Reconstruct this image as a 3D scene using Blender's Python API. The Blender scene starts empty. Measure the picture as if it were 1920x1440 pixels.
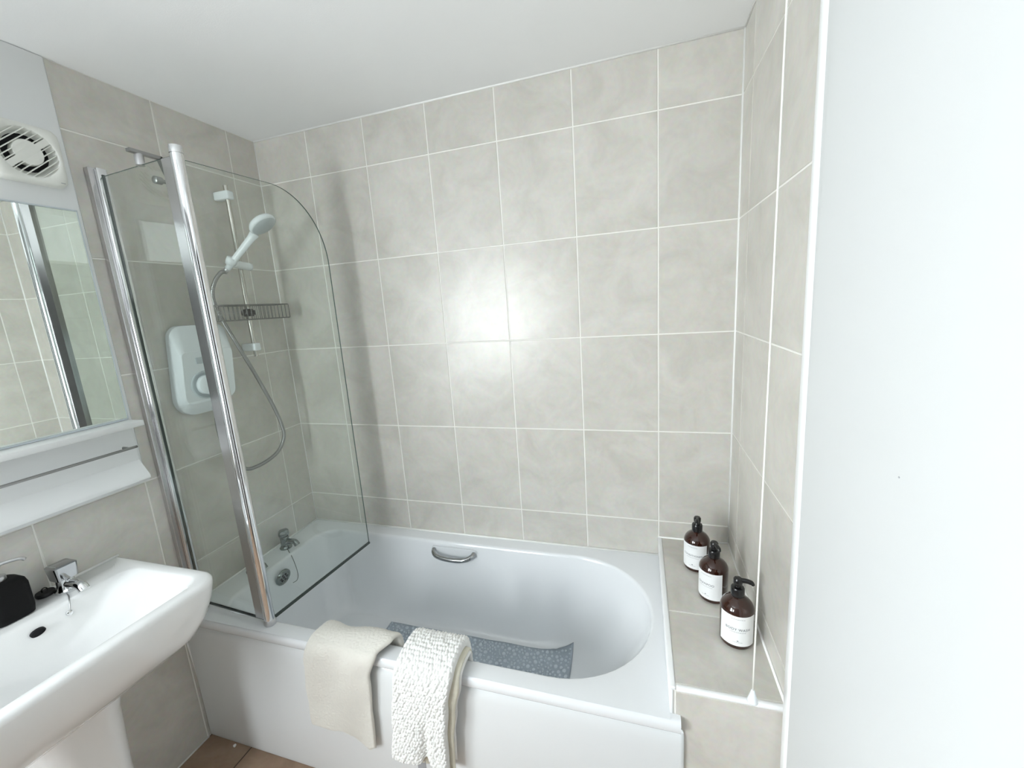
import bpy, bmesh, math, random
from mathutils import Vector, Matrix, noise
from mathutils.bvhtree import BVHTree
random.seed(7)
PI = math.pi
SC = bpy.context.scene
COL = SC.collection
V = Vector

# ------------------------------------------------------------------ camera, world, light, exposure
W = 0.28                                   # tile width
H = 0.36591                                # tile course height
CEIL, RIM, LEDGE = 2.335, 0.540, 0.6187
XR, XB = 1.9215, 1.6713                    # right wall, foot end of the bath
YF = -2.75                                 # wall behind the camera

cam = bpy.data.cameras.new('camera')
cam.sensor_fit = 'HORIZONTAL'
cam.sensor_width = 36.0
cam.lens = 779.9056 / 1920 * 36
cam.clip_start = 0.02
cam_ob = bpy.data.objects.new('camera', cam)
COL.objects.link(cam_ob)
RR = ((0.95551011, 0.28726089, -0.06694489), (-0.00912718, -0.19805954, -0.9801475), (-0.29481711, 0.93715186, -0.18662601))
m = Matrix(((RR[0][0], -RR[1][0], -RR[2][0], 1.6078),
            (RR[0][1], -RR[1][1], -RR[2][1], -1.5915),
            (RR[0][2], -RR[1][2], -RR[2][2], 1.5593),
            (0, 0, 0, 1)))
cam_ob.matrix_world = m
SC.camera = cam_ob

world = bpy.data.worlds.new('overcast_sky')
SC.world = world
world.use_nodes = True
bg = world.node_tree.nodes['Background']
bg.inputs['Color'].default_value = (0.93, 0.972, 1.0, 1)
bg.inputs['Strength'].default_value = 22.0

WY0, WY1, WZ0, WZ1 = -2.58, -1.86, 0.76, 1.92     # window in the left wall, beyond the basin and behind the camera
portal = bpy.data.lights.new('window_daylight', 'AREA')
portal.shape = 'RECTANGLE'
portal.size, portal.size_y = WZ1 - WZ0, WY1 - WY0
portal.cycles.is_portal = True
po = bpy.data.objects.new('window_daylight', portal)
COL.objects.link(po)
po.location = (-0.115, (WY0 + WY1) / 2, (WZ0 + WZ1) / 2)
po.rotation_euler = (0, -PI / 2, 0)              # -Z of the lamp points to +X, into the room
RX0, RX1, RZ0, RZ1 = 0.08, 0.46, 0.95, 1.90      # made-up narrow window behind the camera, added as frontal fill
portal_b = bpy.data.lights.new('rear_fill', 'AREA')
portal_b.shape = 'RECTANGLE'
portal_b.size, portal_b.size_y = RX1 - RX0, RZ1 - RZ0
portal_b.cycles.is_portal = True
pob = bpy.data.objects.new('rear_fill', portal_b)
COL.objects.link(pob)
pob.location = ((RX0 + RX1) / 2, YF - 0.115, (RZ0 + RZ1) / 2)
pob.rotation_euler = (PI / 2, 0, 0)

SC.view_settings.view_transform = 'Standard'
SC.view_settings.look = 'None'
SC.view_settings.gamma = 1.0
SC.view_settings.use_curve_mapping = False
SC.view_settings.exposure = 0.64
SC.cycles.max_bounces = 14
SC.cycles.diffuse_bounces = 7
SC.cycles.glossy_bounces = 8
SC.cycles.transparent_max_bounces = 24
SC.cycles.transmission_bounces = 10
SC.cycles.sample_clamp_indirect = 8.0
SC.cycles.use_denoising = True

# ------------------------------------------------------------------ materials
MATS = {}


def pmat(name, col, rough=0.5, metal=0.0, coat=0.0, spec=0.5, noise_bump=None, ior=None, sheen=0.0):
    mt = bpy.data.materials.new(name)
    mt.use_nodes = True
    nt = mt.node_tree
    b = nt.nodes['Principled BSDF']
    b.inputs['Base Color'].default_value = (*col, 1)
    b.inputs['Roughness'].default_value = rough
    b.inputs['Metallic'].default_value = metal
    b.inputs['Coat Weight'].default_value = coat
    b.inputs['Coat Roughness'].default_value = 0.06
    b.inputs['Specular IOR Level'].default_value = spec
    b.inputs['Sheen Weight'].default_value = sheen
    if ior:
        b.inputs['IOR'].default_value = ior
    if noise_bump:
        sc_, st, ds = noise_bump
        tc = nt.nodes.new('ShaderNodeTexCoord')
        nz = nt.nodes.new('ShaderNodeTexNoise')
        nz.inputs['Scale'].default_value = sc_
        nz.inputs['Detail'].default_value = 4
        bp = nt.nodes.new('ShaderNodeBump')
        bp.inputs['Strength'].default_value = st
        bp.inputs['Distance'].default_value = ds
        nt.links.new(tc.outputs['Object'], nz.inputs['Vector'])
        nt.links.new(nz.outputs['Fac'], bp.inputs['Height'])
        nt.links.new(bp.outputs['Normal'], b.inputs['Normal'])
    MATS[name] = mt
    return mt


def tile_mat(name, c0, c1, c2, rough, spec=0.5):
    """Mottled stone-look glazed tile: each tile gets its own piece of the pattern."""
    mt = bpy.data.materials.new(name)
    mt.use_nodes = True
    nt = mt.node_tree
    N, L = nt.nodes, nt.links
    b = N['Principled BSDF']
    tc = N.new('ShaderNodeTexCoord')
    oi = N.new('ShaderNodeObjectInfo')
    off = N.new('ShaderNodeVectorMath'); off.operation = 'SCALE'
    off.inputs[0].default_value = (37.0, 91.0, 53.0)
    L.new(oi.outputs['Random'], off.inputs['Scale'])
    add = N.new('ShaderNodeVectorMath'); add.operation = 'ADD'
    L.new(tc.outputs['Object'], add.inputs[0]); L.new(off.outputs[0], add.inputs[1])
    n1 = N.new('ShaderNodeTexNoise'); n1.inputs['Scale'].default_value = 7.0; n1.inputs['Detail'].default_value = 7; n1.inputs['Roughness'].default_value = 0.62; n1.inputs['Distortion'].default_value = 0.8
    n2 = N.new('ShaderNodeTexNoise'); n2.inputs['Scale'].default_value = 60.0; n2.inputs['Detail'].default_value = 5
    L.new(add.outputs[0], n1.inputs['Vector']); L.new(add.outputs[0], n2.inputs['Vector'])
    r = N.new('ShaderNodeValToRGB')
    r.color_ramp.elements[0].position = 0.30; r.color_ramp.elements[0].color = (*c0, 1)
    r.color_ramp.elements[1].position = 0.72; r.color_ramp.elements[1].color = (*c2, 1)
    e = r.color_ramp.elements.new(0.5); e.color = (*c1, 1)
    L.new(n1.outputs['Fac'], r.inputs['Fac'])
    mx = N.new('ShaderNodeMix'); mx.data_type = 'RGBA'; mx.blend_type = 'MULTIPLY'
    mx.inputs['Factor'].default_value = 0.16
    L.new(r.outputs['Color'], mx.inputs[6]); L.new(n2.outputs['Color'], mx.inputs[7])
    hs = N.new('ShaderNodeHueSaturation')
    mr = N.new('ShaderNodeMapRange')
    mr.inputs['To Min'].default_value = 0.97; mr.inputs['To Max'].default_value = 1.03
    L.new(oi.outputs['Random'], mr.inputs['Value']); L.new(mr.outputs[0], hs.inputs['Value'])
    L.new(mx.outputs[2], hs.inputs['Color'])
    L.new(hs.outputs['Color'], b.inputs['Base Color'])
    bp = N.new('ShaderNodeBump'); bp.inputs['Strength'].default_value = 0.10; bp.inputs['Distance'].default_value = 0.001
    L.new(n1.outputs['Fac'], bp.inputs['Height']); L.new(bp.outputs['Normal'], b.inputs['Normal'])
    b.inputs['Roughness'].default_value = rough
    b.inputs['Specular IOR Level'].default_value = spec
    MATS[name] = mt
    return mt


def glass_mat(name, tint, rough=0.0, refl=1.0):
    """Clear sheet: a see-through tint with a Fresnel mirror on top."""
    mt = bpy.data.materials.new(name)
    mt.use_nodes = True
    nt = mt.node_tree
    N, L = nt.nodes, nt.links
    N.remove(N['Principled BSDF'])
    t = N.new('ShaderNodeBsdfTransparent'); t.inputs['Color'].default_value = (*tint, 1)
    g = N.new('ShaderNodeBsdfGlossy'); g.inputs['Roughness'].default_value = rough
    f = N.new('ShaderNodeFresnel'); f.inputs['IOR'].default_value = 1.5
    k = N.new('ShaderNodeMath'); k.operation = 'MULTIPLY'; k.inputs[1].default_value = refl
    mx = N.new('ShaderNodeMixShader')
    ge = N.new('ShaderNodeNewGeometry')                  # the far face of the sheet must not turn into a total mirror
    io = N.new('ShaderNodeMapRange'); io.inputs['To Min'].default_value = 1.5; io.inputs['To Max'].default_value = 1 / 1.5
    L.new(ge.outputs['Backfacing'], io.inputs['Value']); L.new(io.outputs[0], f.inputs['IOR'])
    L.new(f.outputs[0], k.inputs[0]); L.new(k.outputs[0], mx.inputs[0])
    L.new(t.outputs[0], mx.inputs[1]); L.new(g.outputs[0], mx.inputs[2])
    L.new(mx.outputs[0], N['Material Output'].inputs['Surface'])
    MATS[name] = mt
    return mt


tile_mat('wall_tile', (0.575, 0.553, 0.503), (0.645, 0.622, 0.572), (0.705, 0.681, 0.634), 0.30, 0.7)
tile_mat('floor_tile', (0.26, 0.17, 0.115), (0.33, 0.225, 0.155), (0.39, 0.28, 0.20), 0.42)
pmat('grout', (0.86, 0.85, 0.81), 0.75)
pmat('floor_grout', (0.06, 0.045, 0.035), 0.9)
pmat('sealant', (0.90, 0.90, 0.88), 0.35)
pmat('ceiling_paint', (0.89, 0.90, 0.905), 0.9, noise_bump=(260, 0.12, 0.002))
pmat('wall_paint', (0.77, 0.785, 0.79), 0.6, noise_bump=(200, 0.08, 0.001))
pmat('hall_dark', (0.16, 0.15, 0.14), 0.9)
pmat('grey_paint', (0.20, 0.20, 0.198), 0.8)  # unseen rear wall, coloured dark to cut bounced light
pmat('wall_paint_dimmed', (0.64, 0.655, 0.66), 0.5)  # same white as the plaster, darkened so the brightly lit wall does not clip
pmat('white_trim', (0.90, 0.91, 0.92), 0.3)
pmat('gloss_board', (0.80, 0.815, 0.82), 0.35)
pmat('acrylic', (0.80, 0.82, 0.845), 0.16, coat=0.5)
pmat('panel_acrylic', (0.80, 0.825, 0.84), 0.22, coat=0.3)
pmat('ceramic', (0.90, 0.91, 0.915), 0.08, coat=0.6)
pmat('chrome', (0.80, 0.81, 0.82), 0.07, metal=1.0)
pmat('satin_metal', (0.62, 0.62, 0.63), 0.32, metal=1.0)
pmat('grip_chrome', (0.42, 0.43, 0.44), 0.10, metal=1.0)
pmat('dark_chrome', (0.26, 0.29, 0.28), 0.16, metal=1.0)  # darker chrome tone for the bath taps, overflow and chain
pmat('wire_metal', (0.24, 0.24, 0.235), 0.35, metal=1.0)
pmat('hose_metal', (0.36, 0.36, 0.36), 0.28, metal=1.0)
pmat('rail_metal', (0.58, 0.56, 0.52), 0.12, metal=1.0)
pmat('pale_alloy', (0.62, 0.61, 0.62), 0.22, metal=1.0)
pmat('dark_seal', (0.05, 0.065, 0.06), 0.4)
pmat('white_plastic', (0.84, 0.88, 0.91), 0.25, coat=0.2)
pmat('grey_plastic', (0.55, 0.60, 0.63), 0.35)
pmat('fan_plastic', (0.74, 0.75, 0.71), 0.4)
pmat('black_void', (0.006, 0.006, 0.008), 0.8)
pmat('black_plastic', (0.010, 0.010, 0.011), 0.22)
pmat('black_matt', (0.003, 0.003, 0.0032), 0.6, spec=0.2)
pmat('black_rubber', (0.012, 0.012, 0.013), 0.55)
pmat('label_paper', (0.88, 0.89, 0.90), 0.5)
pmat('ink', (0.10, 0.11, 0.13), 0.6)
pmat('ink_light', (0.38, 0.39, 0.41), 0.6)
pmat('towel_beige', (0.82, 0.795, 0.73), 0.95, noise_bump=(900, 0.7, 0.003), sheen=0.3)
pmat('towel_white', (0.86, 0.86, 0.84), 0.95, noise_bump=(700, 0.6, 0.002), sheen=0.2)
pmat('towel_cream', (0.74, 0.71, 0.60), 0.95, noise_bump=(900, 0.5, 0.002))
pmat('tag_grey', (0.34, 0.345, 0.36), 0.7)
pmat('mat_vinyl', (0.37, 0.425, 0.485), 0.3)
pmat('mat_pebble', (0.56, 0.62, 0.67), 0.15)
pmat('cord_white', (0.82, 0.81, 0.76), 0.7)
glass_mat('screen_glass', (0.955, 0.975, 0.962))
glass_mat('window_glass', (0.98, 0.99, 0.985))
pmat('glass_edge', (0.10, 0.15, 0.135), 0.15)

mm = pmat('mirror_silver', (0.86, 0.91, 0.88), 0.01, metal=1.0)

am = bpy.data.materials.new('amber_plastic')
am.use_nodes = True
ab = am.node_tree.nodes['Principled BSDF']
ab.inputs['Base Color'].default_value = (0.030, 0.007, 0.003, 1)
ab.inputs['Roughness'].default_value = 0.08
ab.inputs['Coat Weight'].default_value = 0.6
MATS['amber_plastic'] = am

lm = bpy.data.materials.new('lamp_glow')
lm.use_nodes = True
lb = lm.node_tree.nodes['Principled BSDF']
lb.inputs['Emission Color'].default_value = (1, 0.97, 0.92, 1)
lb.inputs['Emission Strength'].default_value = 0.0
MATS['lamp_glow'] = lm


# ------------------------------------------------------------------ helpers
def link(name, me, mat=None, parent=None, smooth=False, kind=None):
    o = bpy.data.objects.new(name, me)
    COL.objects.link(o)
    if mat:
        me.materials.clear()
        me.materials.append(MATS[mat] if isinstance(mat, str) else mat)
    if smooth:
        me.polygons.foreach_set('use_smooth', [True] * len(me.polygons))
    if parent:
        o.parent = parent
    if kind:
        o['kind'] = kind
    return o


def obj(name, bm, mat, parent=None, smooth=False, kind=None, angle=None):
    me = bpy.data.meshes.new(name)
    bmesh.ops.recalc_face_normals(bm, faces=bm.faces)
    bm.to_mesh(me)
    bm.free()
    o = link(name, me, mat, parent, smooth or angle is not None, kind)
    if angle is not None:
        me.set_sharp_from_angle(angle=math.radians(angle))
    if parent is not None and parent.type == 'EMPTY' and parent.location.length > 0:
        me.transform(Matrix.Translation(-parent.location))      # shapes are written in room coordinates
    return o


def thing(name, label, cat, loc=(0, 0, 0), group=None):
    o = bpy.data.objects.new(name, None)
    o.empty_display_size = 0.05
    COL.objects.link(o)
    o.location = loc
    o['label'] = label
    o['category'] = cat
    o['kind'] = 'thing'
    if group:
        o['group'] = group
    return o


def tag(o, label, cat, group=None):
    o['label'] = label; o['category'] = cat; o['kind'] = 'thing'
    if group:
        o['group'] = group
    return o


def structure(o, label=None):
    o['kind'] = 'structure'
    if label:
        o['label'] = label
        o['category'] = o.name.split('_')[0]
    return o


def add_box(bm, lo, hi, bevel=0.0, seg=2):
    t = bmesh.new()
    bmesh.ops.create_cube(t, size=1)
    c = [(lo[i] + hi[i]) / 2 for i in range(3)]
    s = [abs(hi[i] - lo[i]) for i in range(3)]
    for v in t.verts:
        v.co = V((c[0] + v.co.x * s[0], c[1] + v.co.y * s[1], c[2] + v.co.z * s[2]))
    if bevel > 0:
        bmesh.ops.bevel(t, geom=list(t.edges), offset=bevel, segments=seg, affect='EDGES', profile=0.5)
    merge(bm, t)


def merge(bm, t, mat=None):
    me = bpy.data.meshes.new('tmp')
    if mat is not None:
        t.transform(mat)
    t.to_mesh(me)
    t.free()
    bm.from_mesh(me)
    bpy.data.meshes.remove(me)


def box(lo, hi, bevel=0.0, seg=2):
    bm = bmesh.new()
    add_box(bm, lo, hi, bevel, seg)
    return bm


def ring_loft(bm, rings, cap0=True, cap1=True, close=True):
    """rings: equal length lists of points, joined one to the next."""
    rv = [[bm.verts.new(p) for p in r] for r in rings]
    n = len(rings[0])
    for a, b in zip(rv, rv[1:]):
        for i in range(n if close else n - 1):
            j = (i + 1) % n
            bm.faces.new((a[i], a[j], b[j], b[i]))
    if cap0:
        bm.faces.new(list(reversed(rv[0])))
    if cap1:
        bm.faces.new(rv[-1])
    return rv


def frames(pts):
    """Parallel-transport frames along a path."""
    P = [V(p) for p in pts]
    T = []
    for i in range(len(P)):
        a = P[max(i - 1, 0)]; b = P[min(i + 1, len(P) - 1)]
        T.append((b - a).normalized())
    up = V((0, 0, 1)) if abs(T[0].z) < 0.9 else V((1, 0, 0))
    n = (up - T[0] * up.dot(T[0])).normalized()
    out = []
    for i, t in enumerate(T):
        if i:
            n = (n - t * n.dot(t)).normalized()
        out.append((P[i], n, t.cross(n)))
    return out


def add_tube(bm, pts, r, seg=10, cap=True):
    rs = r if isinstance(r, (list, tuple)) else [r] * len(pts)
    rings = []
    for (p, n, b), q in zip(frames(pts), rs):
        rings.append([p + (n * math.cos(2 * PI * k / seg) + b * math.sin(2 * PI * k / seg)) * q for k in range(seg)])
    ring_loft(bm, rings, cap, cap)


def tube(pts, r, seg=10):
    bm = bmesh.new()
    add_tube(bm, pts, r, seg)
    return bm


def add_lathe(bm, prof, seg=24, origin=(0, 0, 0), axis='Z', cap=True):
    """prof: (radius, height) pairs from one end to the other."""
    o = V(origin)
    rings = []
    for r, h in prof:
        ring = []
        for k in range(seg):
            a = 2 * PI * k / seg
            c, s = r * math.cos(a), r * math.sin(a)
            if axis == 'Z':
                ring.append(o + V((c, s, h)))
            elif axis == 'X':
                ring.append(o + V((h, c, s)))
            else:
                ring.append(o + V((c, h, s)))
        rings.append(ring)
    ring_loft(bm, rings, cap, cap)


def lathe(prof, seg=24, origin=(0, 0, 0), axis='Z'):
    bm = bmesh.new()
    add_lathe(bm, prof, seg, origin, axis)
    return bm


def smooth_path(pts, n=8):
    """Catmull-Rom through the points."""
    P = [V(p) for p in pts]
    P = [P[0] * 2 - P[1]] + P + [P[-1] * 2 - P[-2]]
    out = []
    for i in range(1, len(P) - 2):
        a, b, c, d = P[i - 1:i + 3]
        for k in range(n):
            t = k / n
            out.append(0.5 * ((2 * b) + (c - a) * t + (2 * a - 5 * b + 4 * c - d) * t * t + (3 * b - a - 3 * c + d) * t ** 3))
    out.append(P[-2])
    return out


def rrect(x0, x1, y0, y1, radii, n=8):
    """Rounded rectangle, corner order: (x1,y1),(x0,y1),(x0,y0),(x1,y0); returns (points, corner centres)."""
    cs = [(x1 - radii[0], y1 - radii[0], radii[0], 0), (x0 + radii[1], y1 - radii[1], radii[1], PI / 2),
          (x0 + radii[2], y0 + radii[2], radii[2], PI), (x1 - radii[3], y0 + radii[3], radii[3], 1.5 * PI)]
    out = []
    for cx, cy, r, a0 in cs:
        for k in range(n + 1):
            a = a0 + PI / 2 * k / n
            out.append((cx + r * math.cos(a), cy + r * math.sin(a)))
    return out


def prism(poly, plane, d0, d1):
    """Extrude a 2D outline. plane 'yz': points are (y,z), extruded over x."""
    bm = bmesh.new()
    f = {'yz': lambda p, d: (d, p[0], p[1]), 'xz': lambda p, d: (p[0], d, p[1]), 'xy': lambda p, d: (p[0], p[1], d)}[plane]
    ring_loft(bm, [[f(p, d0) for p in poly], [f(p, d1) for p in poly]])
    return bm


# ------------------------------------------------------------------ tiled surfaces
TILE_MESH = {}
GR = 0.0045                                       # joint width


def tile_mesh(w, h, t, mat):
    key = (round(w, 4), round(h, 4), t, mat)
    if key in TILE_MESH:
        return TILE_MESH[key]
    bm = bmesh.new()
    b = 0.0009
    a = [(-w / 2, -h / 2, 0), (w / 2, -h / 2, 0), (w / 2, h / 2, 0), (-w / 2, h / 2, 0)]
    m_ = [(x, y, t - b) for x, y, z in a]
    c = [(x - math.copysign(b, x), y - math.copysign(b, y), t) for x, y, z in a]
    ring_loft(bm, [a, m_, c], False, True)
    me = bpy.data.meshes.new('tile')
    bmesh.ops.recalc_face_normals(bm, faces=bm.faces)
    bm.to_mesh(me)
    bm.free()
    me.materials.append(MATS[mat])
    TILE_MESH[key] = me
    return me


def lay_tiles(parent, us, vs, place, mat='wall_tile', t=0.0016):
    """us, vs: joint positions; place(u, v) -> matrix of the tile centre (local z out of the surface)."""
    for u0, u1 in zip(us, us[1:]):
        for v0, v1 in zip(vs, vs[1:]):
            w, h = abs(u1 - u0) - GR, abs(v1 - v0) - GR
            if w <= 0.004 or h <= 0.004:
                continue
            o = bpy.data.objects.new('tile', tile_mesh(w, h, t, mat))
            COL.objects.link(o)
            o.parent = parent
            o.matrix_world = place((u0 + u1) / 2, (v0 + v1) / 2)


def basis(x, y, z, loc):
    return Matrix(((x[0], y[0], z[0], loc[0]), (x[1], y[1], z[1], loc[1]), (x[2], y[2], z[2], loc[2]), (0, 0, 0, 1)))


T_ = 0.0013                                       # grout lies this far behind the tile faces
ROWS = [2.1519, 1.7859, 1.4200, 1.0541, 0.6882, 0.3223]
COLS = [0.2713 + W * i for i in range(6)]

# back wall
wall_back = structure(obj('wall_back', box((-0.12, T_, -0.05), (XR + 0.12, 0.12, CEIL + 0.08)), 'grout'))
lay_tiles(wall_back, [0] + COLS + [XR], [CEIL] + ROWS[:5] + [RIM + 0.002],
          lambda u, v: basis((1, 0, 0), (0, 0, 1), (0, -1, 0), (u, T_, v)))

# left wall: tiled strip beside the bath, tiled dado below, painted plaster above the basin
wl = bmesh.new()
add_box(wl, (-0.12, WY1, -0.05), (-T_, T_, CEIL + 0.08))
add_box(wl, (-0.12, YF, -0.05), (-T_, WY0, CEIL + 0.08))
add_box(wl, (-0.12, WY0, -0.05), (-T_, WY1, WZ0))
add_box(wl, (-0.12, WY0, WZ1), (-T_, WY1, CEIL + 0.08))
wall_left = structure(obj('wall_left', wl, 'grout'))
LY = [0, -0.1325, -0.4125, -0.6925]
lay_tiles(wall_left, LY, [CEIL] + ROWS[:5] + [0.0],
          lambda u, v: basis((0, 1, 0), (0, 0, 1), (1, 0, 0), (-T_, u, v)))
LY2 = [-0.6925 - W * i for i in range(4)] + [WY1]
lay_tiles(wall_left, LY2, [ROWS[3], ROWS[4], 0.0],
          lambda u, v: basis((0, 1, 0), (0, 0, 1), (1, 0, 0), (-T_, u, v)))
obj('plaster', box((-T_, WY1 + 0.002, ROWS[3] + 0.003), (0.006, -0.689, CEIL - 0.0005), 0.005, 4), 'wall_paint', wall_left, angle=40)
for lo_, hi_ in (((-T_, YF + 0.001, 0.001), (0.006, WY0, CEIL - 0.0005)), ((-T_, WY0, 0.001), (0.006, WY1, WZ0)), ((-T_, WY0, WZ1), (0.006, WY1 + 0.002, CEIL - 0.0005))):
    obj('plaster', box(lo_, hi_), 'wall_paint', wall_left)

# right wall: tiled to the front of the ledge, then painted
DY0, DY1, DZ = -2.22, -1.24, 2.04                 # assumed doorway, opened so this wall throws back less light
wr = bmesh.new()
add_box(wr, (XR + T_, DY1, -0.05), (XR + 0.12, T_, CEIL + 0.08))
add_box(wr, (XR + T_, YF, -0.05), (XR + 0.12, DY0, CEIL + 0.08))
add_box(wr, (XR + T_, DY0, DZ), (XR + 0.12, DY1, CEIL + 0.08))
wall_right = structure(obj('wall_right', wr, 'grout'))
lay_tiles(wall_right, [0, -0.1222, -0.4022, -0.690], [CEIL] + ROWS[:5] + [LEDGE + 0.002],
          lambda u, v: basis((0, 1, 0), (0, 0, 1), (-1, 0, 0), (XR + T_, u, v)))


def lean(z, d=0.0):
    return -0.6345 + (z - 2.335) * 0.0277 - d


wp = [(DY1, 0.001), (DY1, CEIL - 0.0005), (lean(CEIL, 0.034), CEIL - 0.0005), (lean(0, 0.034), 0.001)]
obj('plaster', prism(wp, 'yz', XR - 0.012, XR + T_), 'wall_paint_dimmed', wall_right)
for q0, q1, z0 in ((YF + 0.001, DY0, 0.001), (DY0, DY1, DZ)):
    obj('plaster', box((XR - 0.012, q0, z0), (XR + T_, q1, CEIL - 0.0005)), 'wall_paint', wall_right)
hall = bmesh.new()  # unseen dim hallway, added to swallow light instead of bouncing it
for lo, hi in (((XR + 0.12, -2.75, -0.06), (XR + 1.25, -0.60, -0.002)), ((XR + 0.12, -2.75, CEIL), (XR + 1.25, -0.60, CEIL + 0.06)),
               ((XR + 1.20, -2.75, 0), (XR + 1.26, -0.60, CEIL)), ((XR + 0.12, -2.80, 0), (XR + 1.25, -2.75, CEIL)), ((XR + 0.12, -0.60, 0), (XR + 1.25, -0.55, CEIL))):
    add_box(hall, lo, hi)
structure(obj('wall_added_hall', hall, 'hall_dark'))
bead = bmesh.new()
zs = [0.0, CEIL - 0.0005]
sec = [(0.0, XR + T_), (0.0, XR - 0.008), (0.003, XR - 0.013), (0.008, XR - 0.0155), (0.026, XR - 0.0155), (0.031, XR - 0.0145), (0.035, XR - 0.012), (0.035, XR + T_)]
ring_loft(bead, [[(x, lean(z, d), z) for d, x in sec] for z in zs])
obj('scuff_mark', lathe([(0.0013, -0.0004), (0.0013, 0.0003)], 10, (XR - 0.0122, -1.0009, 1.3206), 'X'), 'ink_light', wall_right)
structure(obj('trim_1', bead, 'white_trim', angle=50))

# ceiling
structure(obj('ceiling', box((-0.12, YF - 0.16, CEIL), (XR + 0.12, 0.12, CEIL + 0.08)), 'ceiling_paint'))

# floor
floor = structure(obj('floor', box((-0.12, YF, -0.06), (XR + 0.12, 0.0, -0.0016)), 'floor_grout'))
FX = [0.203 + 0.33 * i for i in range(6)]
FY = [-0.660 - 0.33 * i for i in range(7)] + [YF]
lay_tiles(floor, [0.0] + FX + [XR], [-0.64] + FY[1:] , lambda u, v: basis((1, 0, 0), (0, 1, 0), (0, 0, 1), (u, v, -0.0016)), mat='floor_tile', t=0.0018)

# wall behind the camera with its added fill window; window in the left wall
wf = bmesh.new()
for lo, hi in (((-0.12, YF - 0.12, -0.05), (RX0, YF, CEIL + 0.08)), ((RX1, YF - 0.12, -0.05), (XR + 0.12, YF, CEIL + 0.08)),
               ((RX0, YF - 0.12, -0.05), (RX1, YF, RZ0)), ((RX0, YF - 0.12, RZ1), (RX1, YF, CEIL + 0.08))):
    add_box(wf, lo, hi)
structure(obj('wall_front', wf, 'grey_paint'))
w2 = bmesh.new()
for lo, hi in (((RX0, YF - 0.095, RZ0), (RX0 + 0.04, YF - 0.045, RZ1)), ((RX1 - 0.04, YF - 0.095, RZ0), (RX1, YF - 0.045, RZ1)),
               ((RX0, YF - 0.095, RZ0), (RX1, YF - 0.045, RZ0 + 0.04)), ((RX0, YF - 0.095, RZ1 - 0.04), (RX1, YF - 0.045, RZ1))):
    add_box(w2, lo, hi, 0.004)
fill_window = structure(obj('window_fill', w2, 'white_trim', angle=40))
obj('pane', box((RX0 + 0.036, YF - 0.073, RZ0 + 0.036), (RX1 - 0.036, YF - 0.067, RZ1 - 0.036)), 'window_glass', fill_window)
win = bmesh.new()
wx0, wx1 = -0.095, -0.045
WM = (WY0 + WY1) / 2
for lo, hi in (((wx0, WY0, WZ0), (wx1, WY0 + 0.05, WZ1)), ((wx0, WY1 - 0.05, WZ0), (wx1, WY1, WZ1)),
               ((wx0, WY0, WZ0), (wx1, WY1, WZ0 + 0.05)), ((wx0, WY0, WZ1 - 0.05), (wx1, WY1, WZ1)),
               ((wx0, WM - 0.03, WZ0), (wx1, WM + 0.03, WZ1))):
    add_box(win, lo, hi, 0.004)
window = structure(obj('window_1', win, 'white_trim', angle=40))
for q0, q1 in ((WY0 + 0.05, WM - 0.03), (WM + 0.03, WY1 - 0.05)):
    obj('pane', box((-0.073, q0 - 0.004, WZ0 + 0.046), (-0.067, q1 + 0.004, WZ1 - 0.046)), 'window_glass', window)
obj('sill', box((-0.045, WY0 + 0.002, WZ0 + 0.001), (0.05, WY1 - 0.002, WZ0 + 0.022), 0.005), 'white_trim', window)


# sealant and grout beads along the joints
def bead_strip(name, pts, r):
    o = obj(name, tube(pts, r, 6), 'sealant', smooth=True)
    return structure(o)


e = 0.0022
bead_strip('trim_2', [(0, -0.0005, CEIL - 0.001), (XR, -0.0005, CEIL - 0.001)], 0.0042)
bead_strip('trim_3', [(XR - 0.0005, 0, CEIL - 0.001), (XR - 0.0005, -0.63, CEIL - 0.001)], 0.0035)
bead_strip('trim_4', [(XR - 0.0005, -0.0005, LEDGE), (XR - 0.0005, -0.0005, CEIL)], 0.0045)
bead_strip('trim_5', [(0.0, 0.0, RIM), (0.0, 0.0, CEIL)], 0.0032)
bead_strip('trim_6', [(0.001, -0.002, RIM + 0.001), (XB, -0.002, RIM + 0.001)], 0.0050)
bead_strip('trim_7', [(0.002, 0.0, RIM + 0.001), (0.002, -0.60, RIM + 0.001)], 0.0042)
bead_strip('trim_8', [(XB, -0.002, LEDGE + 0.001), (XR, -0.002, LEDGE + 0.001)], 0.0042)
bead_strip('trim_9', [(XR - 0.002, 0.0, LEDGE + 0.001), (XR - 0.002, -0.66, LEDGE + 0.001)], 0.0045)
bead_strip('trim_10', [(0.001, -0.664, 0.0), (0.001, -0.690, 0.49)], 0.004)
bead_strip('trim_11', [(0.001, -0.69, 0.001), (0.001, WY1, 0.001)], 0.0035)

# boxed-in tiled ledge at the foot of the bath
LF = -0.672
led = structure(obj('wall_ledge', box((XB + T_, LF + T_, 0.0), (XR + T_, T_, LEDGE - T_)), 'grout'))
lay_tiles(led, [XB + 0.010, XR], [0, -0.408, LF + 0.010], lambda u, v: basis((1, 0, 0), (0, 1, 0), (0, 0, 1), (u, v, LEDGE - T_)))
lay_tiles(led, [XB + 0.010, XR], [LEDGE - 0.012, 0.24, 0.0], lambda u, v: basis((1, 0, 0), (0, 0, 1), (0, -1, 0), (u, LF + T_, v)))
tr = bmesh.new()
add_box(tr, (XB - 0.0015, LF - 0.003, RIM + 0.002), (XB + 0.006, -0.001, LEDGE - 0.004), 0.0012, 1)
add_box(tr, (XB - 0.003, LF - 0.003, LEDGE - 0.009), (XB + 0.012, -0.001, LEDGE + 0.002), 0.003, 3)
obj('edge_trim', tr, 'white_trim', led, angle=50)
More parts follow.
